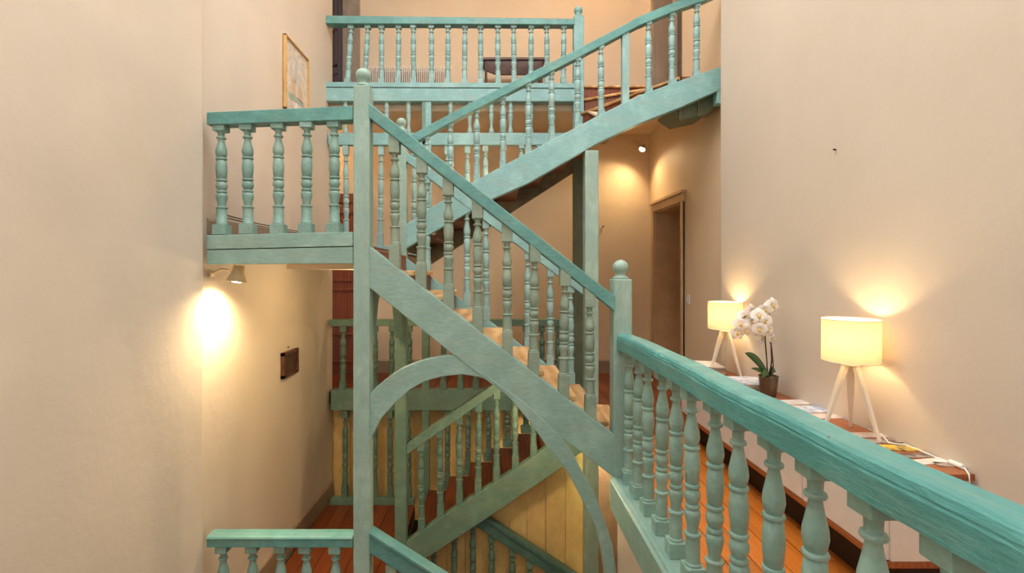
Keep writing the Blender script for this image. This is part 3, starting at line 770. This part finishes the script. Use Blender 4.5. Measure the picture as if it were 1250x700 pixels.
# orchid
OX, OY = PX(938, 3.17), 3.17
t = thing('potted_orchid', (OX, OY, ZC), 'white phalaenopsis orchid in a brown pot between the two lamps', 'plant')
b = bmesh.new(); lathe(b, [(0, .042), (.01, .046), (.07, .053), (.125, .058), (.13, .060), (.126, .055), (.115, .054)], 28, (OX, OY, ZC)); link('pot', b, M['pot'], t)
b = bmesh.new(); lathe(b, [(.11, .052), (.125, .04), (.13, .01)], 20, (OX, OY, ZC)); link('bark', b, M['moss'], t)
def leaf(base, tip, wd, droop, par):
    b = bmesh.new(); base, tip = Vector(base), Vector(tip); d = tip-base; s = d.cross(Vector((.35, -.9, .25))).normalized(); s = (s+Vector((0, .35, 0))).normalized(); rows = []
    for i in range(9):
        t_ = i/8; w_ = wd*math.sin(PI*min(1, .12+t_*.88))**.7; c = base+d*t_+Vector((0, 0, droop*math.sin(PI*t_)))
        rows.append([b.verts.new(c-s*w_), b.verts.new(c+Vector((0, 0, -.008*(w_/wd)))), b.verts.new(c+s*w_)])
    for r0, r1 in zip(rows, rows[1:]):
        for j in range(2): f = b.faces.new((r0[j], r1[j], r1[j+1], r0[j+1])); f.smooth = True
    o = link('leaf', b, M['leaf'], par); o.modifiers.new('thick', 'SOLIDIFY').thickness = .004
zz = ZC+.12
leaf((OX, OY, zz), (PX(909, 3.1), 3.1, PZ(431, 3.1)), .036, .03, t)
leaf((OX, OY-.01, zz+.01), (PX(930, 3.05), 3.05, PZ(462, 3.05)), .024, .03, t)
leaf((OX, OY, zz), (OX+.09, OY+.08, zz+.02), .028, .03, t)
leaf((OX, OY, zz), (PX(922, 3.2), 3.25, PZ(452, 3.2)), .02, .015, t)
def st(pts):
    b = bmesh.new(); tube(b, pts, .0045, 8, .003); link('flower_stem', b, M['stem'], t)
Q = lambda px, py, dy=0: (PX(px, 3.15+dy), 3.15+dy, PZ(py, 3.15+dy))
st([(OX-.005, OY, zz), Q(936, 440), Q(934, 415), Q(934, 398), Q(928, 388), Q(915, 384), Q(903, 390), Q(899, 402)])
st([(OX+.008, OY, zz), Q(942, 440), Q(941, 415), Q(940, 395), Q(939, 380), Q(941, 370)])
st([(OX+.01, OY+.01, zz), Q(944, 447, .03), Q(942, 425, .03), Q(938, 408, .03), Q(930, 402, .03)])
def flower(px, py, dy, s, yaw):
    c = Vector(Q(px, py, dy)); b = bmesh.new()
    R_ = Matrix.Rotation(yaw, 3, 'Z') @ Matrix.Rotation(random.uniform(-.35, .35), 3, 'X')
    for k in range(5):
        big = k in (1, 4); a = PI/2+k*2*PI/5; L_ = s*(.5 if big else .52); W_ = s*(.30 if big else .17)
        cc = b.verts.new(c); vs = []
        for (t_, w_) in ((.0, .18), (.35, .85), (.65, 1), (.9, .6), (1.0, .0), (.9, -.6), (.65, -1), (.35, -.85), (.0, -.18)):
            p = Vector((math.cos(a)*L_*t_-math.sin(a)*W_*w_, -.012*math.sin(t_*3)+.1*s*t_*t_, math.sin(a)*L_*t_+math.cos(a)*W_*w_))
            vs.append(b.verts.new(c+R_ @ p))
        mid = b.verts.new(c+R_ @ Vector((math.cos(a)*L_*.6, -.010*s/.08, math.sin(a)*L_*.6)))
        for v0, v1 in zip(vs, vs[1:]): f = b.faces.new((mid, v0, v1)); f.smooth = True
        b.verts.remove(cc)
    o = link('flower', b, M['petal'], t)
    b = bmesh.new(); bmesh.ops.create_uvsphere(b, u_segments=8, v_segments=6, radius=s*.10, matrix=Matrix.Translation(c+R_ @ Vector((0, -.012, -.06*s))) @ Matrix.Diagonal((1, 1, 1.4, 1)))
    l = bpy.data.meshes.new('lip'); bmesh.ops.translate(b, verts=b.verts, vec=-Vector(t['_o'])); b.to_mesh(l); b.free(); l.materials.append(M['lip'])
    lo = bpy.data.objects.new('lip', l); COL.objects.link(lo); lo.parent = o
for i, (px, py, s) in enumerate([(943,373,.085),(934,378,.07),(916,381,.085),(926,386,.085),(908,387,.08),(933,392,.085),(918,394,.085),(903,396,.08),(910,403,.075),(927,402,.08),(900,407,.07),(936,403,.075),(928,413,.075),(942,413,.05),(921,388,.07)]):
    flower(px, py, random.uniform(-.06, .03), s*1.22, random.uniform(-.5, .6))

# printed matter
def sheet_mat(c1, c2):
    m, nt, bs = newmat('printed_paper')
    v = coords(nt, True); n1 = noise(nt, v, 16, 3, .6)
    nt.links.new(ramp(nt, n1, [(.42, lin(c1)), (.56, lin(c2))]), bs.inputs['Base Color']); bs.inputs['Roughness'].default_value = .35; return m
def sheet(name, label, cat, px, py, w_, l_, h, rz, mat, zb=ZC, group=None, edge=None):
    Y = (EYE-zb-h)*F/(py-CY); X = PX(px, Y)
    b = bmesh.new(); R_ = Matrix.Translation((X, Y, zb+h/2)) @ Matrix.Rotation(rz, 4, 'Z') @ Matrix.Diagonal((w_, l_, h, 1))
    bmesh.ops.create_cube(b, size=1, matrix=R_)
    if cat == 'book':
        t_ = thing(name, (X, Y, zb), label, cat, group)
        b.free()
        for nm, mt, a0, a1, k in (('cover', mat, 0, .12, 1), ('pages', edge, .12, .88, .96), ('cover', mat, .88, 1, 1)):
            bb = bmesh.new(); bmesh.ops.create_cube(bb, size=1, matrix=Matrix.Translation((X, Y, zb+h*(a0+a1)/2)) @ Matrix.Rotation(rz, 4, 'Z') @ Matrix.Diagonal((w_*k, l_*k, h*(a1-a0), 1)))
            link(nm, bb, mt, t_)
        return t_
    return tag(link(name, b, mat, None, 0), label, cat, group)
PG = plain('page_edges', (222, 208, 186), .7)
MW = sheet_mat((232, 228, 222), (214, 206, 198)); MB = sheet_mat((150, 170, 205), (222, 224, 226)); MO = sheet_mat((214, 150, 110), (232, 214, 190))
MY = sheet_mat((222, 186, 60), (90, 76, 60)); MD = sheet_mat((92, 76, 72), (160, 146, 134)); MP = sheet_mat((226, 206, 196), (196, 180, 176)); MG = sheet_mat((70, 92, 70), (150, 150, 120))
# stack at the foot of the far lamp
zz = ZC
for i, (h, mt, lb, rz) in enumerate(((.016, MD, 'dark-covered book lowest of the pile behind the farther lamp', .05), (.014, MO, 'orange-toned book second from bottom of the pile behind farther lamp', -.08), (.016, MG, 'green-covered book in middle of the pile behind the farther lamp', .1), (.012, MD, 'grey-brown book next to the top of the pile behind farther lamp', 0), (.01, MW, 'white booklet on top of the pile behind the farther lamp', -.12))):
    Y0 = 3.90; x0 = 1.70
    t_ = thing('book', (x0, Y0, zz), lb, 'book', 'books piled on the console')
    for nm, mm, a0, a1, k in (('cover', mt, 0, .12, 1), ('pages', PG, .12, .88, .96), ('cover', mt, .88, 1, 1)):
        bb = bmesh.new(); bmesh.ops.create_cube(bb, size=1, matrix=Matrix.Translation((x0, Y0, zz+h*(a0+a1)/2)) @ Matrix.Rotation(rz, 4, 'Z') @ Matrix.Diagonal((.2*k, .27*k, h*(a1-a0), 1)))
        link(nm, bb, mm, t_)
    zz += h+.0003
zz = ZC
for i, (h, mt, lb, rz) in enumerate(((.016, MD, 'dark book lowest of the pile left of the orchid', .1), (.014, MG, 'greenish book in the pile left of the orchid, second from bottom', -.05), (.014, MO, 'tan book just under the blue booklet left of the orchid', .07), (.008, MB, 'blue and white booklet topping the pile left of the orchid', -.1))):
    Y0 = 3.38; x0 = 1.745
    t_ = thing('book', (x0, Y0, zz), lb, 'book', 'books piled on the console')
    for nm, mm, a0, a1, k in (('cover', mt, 0, .12, 1), ('pages', PG, .12, .88, .96), ('cover', mt, .88, 1, 1)):
        bb = bmesh.new(); bmesh.ops.create_cube(bb, size=1, matrix=Matrix.Translation((x0, Y0, zz+h*(a0+a1)/2)) @ Matrix.Rotation(rz, 4, 'Z') @ Matrix.Diagonal((.24*k, .26*k, h*(a1-a0), 1)))
        link(nm, bb, mm, t_)
    zz += h+.0003
LG = 'leaflets spread on the console'
sheet('leaflet', 'white leaflet just right of the orchid pot', 'leaflet', 968, 491, .17, .10, .006, .1, MW, group=LG)
sheet('leaflet', 'tan leaflet second to the right of orchid pot', 'leaflet', 975, 498, .2, .11, .004, -.1, MO, group=LG)
sheet('leaflet', 'blue and white leaflet left of the nearer lamp legs', 'leaflet', 996, 499, .2, .13, .007, .15, MB, group=LG)
sheet('leaflet', 'pale peach leaflet partly under the nearer lamp', 'leaflet', 1004, 508, .2, .09, .003, .05, MP, group=LG)
sheet('leaflet', 'pinkish white leaflet right of the nearer lamp legs', 'leaflet', 1060, 531, .2, .07, .003, .0, MP, group=LG)
sheet('leaflet', 'dark striped leaflet between the pinkish and the yellow ones', 'leaflet', 1083, 538, .2, .055, .005, .12, MD, group=LG)
sheet('leaflet', 'yellow-brown picture leaflet near the white cable', 'leaflet', 1105, 547, .2, .07, .004, -.1, MY, group=LG)
sheet('leaflet', 'grey-brown leaflet beyond the yellow one towards the console end', 'leaflet', 1119, 556, .22, .05, .003, .1, MD, group=LG)
sheet('leaflet', 'small white leaflet nearest the console end', 'leaflet', 1137, 563, .15, .05, .003, .2, MW, group=LG)
sheet('leaflet', 'small dark card at the console end beside the cable switch', 'leaflet', 1155, 567, .08, .045, .003, -.1, MD, group=LG)
# lamp cable with inline switch
t = thing('lamp_cable', (1.85, 2.2, ZC), 'white lamp cable with inline switch trailing over the console end', 'cable')
def CQ(px, py, dz=.004): 
    Y = (EYE-ZC-dz)*F/(py-CY); return (min(PX(px, Y), 1.905), Y, ZC+dz)
b = bmesh.new(); tube(b, [CQ(1066, 524), CQ(1073, 530), CQ(1078, 533), CQ(1085, 541), CQ(1098, 543), CQ(1118, 543), CQ(1130, 545), CQ(1150, 556), CQ(1168, 565), CQ(1181, 573, .006), (1.885, 1.94, .56), (1.88, 1.93, .5), (1.88, 1.93, .3), (1.88, 1.93, .0)], .0035, 8); link('cord', b, M['glassy'], t)
b = bmesh.new(); c0, c1 = Vector(CQ(1166, 564, .010)), Vector(CQ(1179, 571, .010)); tube(b, [c0, c0.lerp(c1, .2), c0.lerp(c1, .8), c1], .011, 10); link('switch', b, M['glassy'], t)

# ------------------------------------------------------------------ wall lamps
def spot(name, label, wallpt, head, aim, energy, size, col=(1, .66, .32), spotang=2.6):
    wallpt, head, aim = Vector(wallpt), Vector(head), Vector(aim).normalized()
    t = thing(name, wallpt, label, 'lamp')
    b = bmesh.new(); up = Vector((0, 0, 1))
    tube(b, [wallpt, wallpt.lerp(head, .35)+up*size*.5, wallpt.lerp(head, .8)+up*size*.55, head-aim*size*.5], size*.09, 8); link('arm', b, M['spotmetal'], t)
    b = bmesh.new(); box(b, wallpt.x-size*.1, wallpt.x+size*.1, wallpt.y-size*.25, wallpt.y+size*.25, wallpt.z-size*.3, wallpt.z+size*.3); link('wall_plate', b, M['spotmetal'], t, .003)
    q = Vector((0, 0, 1)).rotation_difference(aim).to_matrix()
    def place(bm):
        for v in bm.verts: v.co = head+q @ v.co
    b = bmesh.new(); s = size
    lathe(b, [(-1.1*s, .15*s), (-1.05*s, .42*s), (-.5*s, .5*s), (-.3*s, .55*s), (.25*s, .8*s), (.28*s, .82*s), (.3*s, .78*s), (-.2*s, .5*s), (-.3*s, .2*s)], 20, cap=False); place(b); link('lamp_head', b, M['spotmetal'], t)
    b = bmesh.new(); bmesh.ops.create_uvsphere(b, u_segments=14, v_segments=8, radius=.62*s, matrix=Matrix.Diagonal((1, 1, .6, 1)))
    for f in b.faces: f.smooth = True
    place(b); link('bulb', b, M['spotface'], t)
    o = light('spot_light', 'SPOT', head+aim*s*.55, energy, col, size=.03, spot=(spotang, 1.0), parent=t)
    o.rotation_euler = Vector((0, 0, -1)).rotation_difference(aim).to_euler()
    return t
spot('wall_spotlight', 'lit cream spotlight under the upper left landing on left wall', (-1.925, 3.38, PZ(334, 3.38)), (-1.77, 3.42, PZ(340, 3.42)), (-.12, -.10, -1), 95, .085, (1, .72, .38), 2.75)
spot('wall_spotlight', 'small lit spotlight high in the right back corner above the doorway', (1.95, YBK, PZ(172, YBK)), (PX(784, 6.5), 6.5, PZ(182, 6.5)), (-.45, -.35, -.8), 80, .06, (1, .72, .38))
# unseen lamps: added ones warm the inner landings, the last lights the top landing
def hidden_lamp(label, loc, energy, col=(1, .62, .28), k=1):
    t = thing('unseen_lamp', loc, label, 'lamp')
    b = bmesh.new(); lathe(b, [(0, .09*k), (-.02*k, .09*k), (-.025*k, .08*k)], 20, loc); link('base', b, M['legwhite'], t)
    b = bmesh.new(); lathe(b, [(-.025*k, .075*k), (-.06*k, .07*k), (-.085*k, .045*k), (-.092*k, .005*k)], 20, loc); link('diffuser', b, M['bulb'], t)
    light('lamp_light', 'POINT', (loc[0], loc[1], loc[2]-.15), energy, col, size=.06, parent=t)
hidden_lamp('added fill lamp under the middle floor edge, hidden behind the foot of the front flight', (1.10, 4.95, -.175), 45, (1, .74, .42))
hidden_lamp('added fill lamp on the underside of the front flight, lighting the boarding below', (.42, 3.85, .36), 17, (1, .76, .46))
hidden_lamp('added fill lamp for the middle back landing in the nook behind the left wall', (-2.6, 6.15, 3.24), 16, (1, .66, .36))
hidden_lamp('added fill lamp under the treads of the upper flight, hidden by its string', (.20, 5.15, 2.36), 30, (1, .66, .36))
hidden_lamp('small added fill lamp under the upper left landing, hidden behind the tall front post', (PX(442.5, 4.3), 4.3, 1.377), 13, (1, .70, .36), .55)
hidden_lamp('round ceiling lamp at the top landing above the frame', (1.5, 6.2, 6.45), 40)

# ------------------------------------------------------------------ pictures and small wall pieces
def framed(label, xw, y0, y1, z0, z1, fw, fm, pm, th=.025, nail=False):
    """hung on the left wall, facing +x"""
    t = thing('picture_frame' , (xw, (y0+y1)/2, z0), label, 'picture')
    b = bmesh.new()
    box(b, xw, xw+th, y0, y0+fw, z0, z1); box(b, xw, xw+th, y1-fw, y1, z0, z1); box(b, xw, xw+th, y0, y1, z0, z0+fw); box(b, xw, xw+th, y0, y1, z1-fw, z1)
    link('frame', b, fm, t, .002)
    bx('print', pm, t, xw+.002, xw+th*.45, y0+fw*.9, y1-fw*.9, z0+fw*.9, z1-fw*.9)
    return t
fr = framed('gold-framed pale watercolour print high on the left wall', -1.908, 4.50, 5.06, 2.86, 3.545, .015, M['gold'], M['print'], .03)
# pale tower and roofs of the watercolour, as flat washes on the sheet
WA = [plain('wash_grey', (196, 194, 190), .6), plain('wash_ochre', (214, 186, 154), .6), plain('wash_green', (166, 180, 166), .6), plain('wash_paper', (232, 226, 218), .6)]
xw = -1.908+.0137
def wash(pts, i):
    b = bmesh.new(); prism_any(b, [(xw, y, z) for y, z in pts], (.0012, 0, 0)); link('painted_wash', b, WA[i], fr)
wash([(4.72, 3.18), (4.79, 3.18), (4.79, 3.34), (4.755, 3.46), (4.72, 3.34)], 0)
wash([(4.64, 3.05), (4.74, 3.05), (4.74, 3.19), (4.69, 3.23), (4.64, 3.19)], 1)
wash([(4.80, 3.05), (4.92, 3.05), (4.92, 3.16), (4.86, 3.22), (4.80, 3.16)], 1)
wash([(4.60, 2.99), (4.95, 3.01), (4.95, 3.06), (4.60, 3.05)], 2)
wash([(4.72, 2.90), (4.84, 2.90), (4.80, 3.0), (4.76, 3.0)], 3)
t = framed('small dark square relief plaque hanging low on the left wall', -1.915, 4.46, 4.80, .385, .62, .03, M['bench'], M['plate'], .035)
b = bmesh.new(); tube(b, [(-1.92, 4.61, .645), (-1.90, 4.61, .655)], .006, 8); link('nail', b, M['metal'], t)
# light switch and nails on the right wall
t = thing('light_switch', (XR, 5.36, 1.05), 'small cream light switch right of the doorway', 'switch')
ys = XR*F/(840.5-CX)
bx('plate', M['white'], t, XR-.012, XR-.0005, ys-.04, ys+.04, PZ(372, ys), PZ(360, ys), .003)
bx('rocker', M['white'], t, XR-.018, XR-.012, ys-.015, ys+.015, PZ(369, ys), PZ(363, ys), .002)
def nail(label, p):
    b = bmesh.new(); tube(b, [Vector(p), Vector(p)+Vector((-.02, -.01, 0))], .005, 8); tag(link('nail', b, M['metal'], None), label, 'nail')
nail('small nail in the bright right wall high above the lamps', (1.922, 1.92*F/420, PZ(183, 1.92*F/420)))
b = bmesh.new(); yy = YBK; tube(b, [(PX(736, yy), yy, PZ(277, yy)), (PX(736, yy), yy-.03, PZ(277, yy))], .01, 8); tag(link('nail', b, M['metal'], None), 'nail in the orange back wall right of the pale support post', 'nail')
# pipe pair beside the landing wall
t = thing('wall_cable', (-1.93, 3.5, 1.62), 'pair of thin brown cables running along the skirting of the upper left landing', 'cable')
for dz in (0, .018):
    b = bmesh.new(); tube(b, [(-1.915, 3.42, 1.755+dz), (-1.905, 4.0, 1.735+dz), (-1.885, 4.8, 1.735+dz)], .004, 6); link('cord', b, M['metal'], t)

# ------------------------------------------------------------------ top landing furniture
t = thing('radiator', (PX(490, YBK), YBK-.1, 3.5), 'white finned radiator on the wall behind the top balustrade', 'radiator')
x0, x1 = PX(447, 6.6), PX(548, 6.6)
n = 44
for i in range(n):
    x = x0+(x1-x0)*(i+.5)/n; bx('fin', M['rad'], t, x-.006, x+.006, 6.57, 6.64, 3.6, PZ(82, 6.6), .004)
b = bmesh.new(); tube(b, [(x0, 6.605, 3.66), (x1, 6.605, 3.66)], .015); tube(b, [(x0, 6.605, 4.05), (x1, 6.605, 4.05)], .012); link('header_pipe', b, M['rad'], t)
t = thing('bench', (PX(627, 6.4), 6.4, 3.5), 'dark wooden bench behind the top balustrade at its right end', 'bench')
xa, xb = PX(589, 6.35), PX(664, 6.35)
bx('seat', M['bench'], t, xa, xb, 6.2, 6.55, PZ(79, 6.35), PZ(76, 6.35), .004)
prb = bmesh.new(); prism(prb, [(xa+.03, PZ(79, 6.35)), (xb-.03, PZ(79, 6.35)), (xb-.06, PZ(92, 6.35)), (xb-.18, PZ(96, 6.35)), (xa+.18, PZ(96, 6.35)), (xa+.06, PZ(92, 6.35))], 6.22, 6.25); link('apron', prb, M['bench'], t, .003)
for x in (xa+.03, xb-.06):
    for y in (6.22, 6.50): bx('leg', M['bench'], t, x, x+.03, y, y+.03, 3.5, PZ(79, 6.35), .003)

for o in bpy.data.objects:
    if '_o' in o: del o['_o']
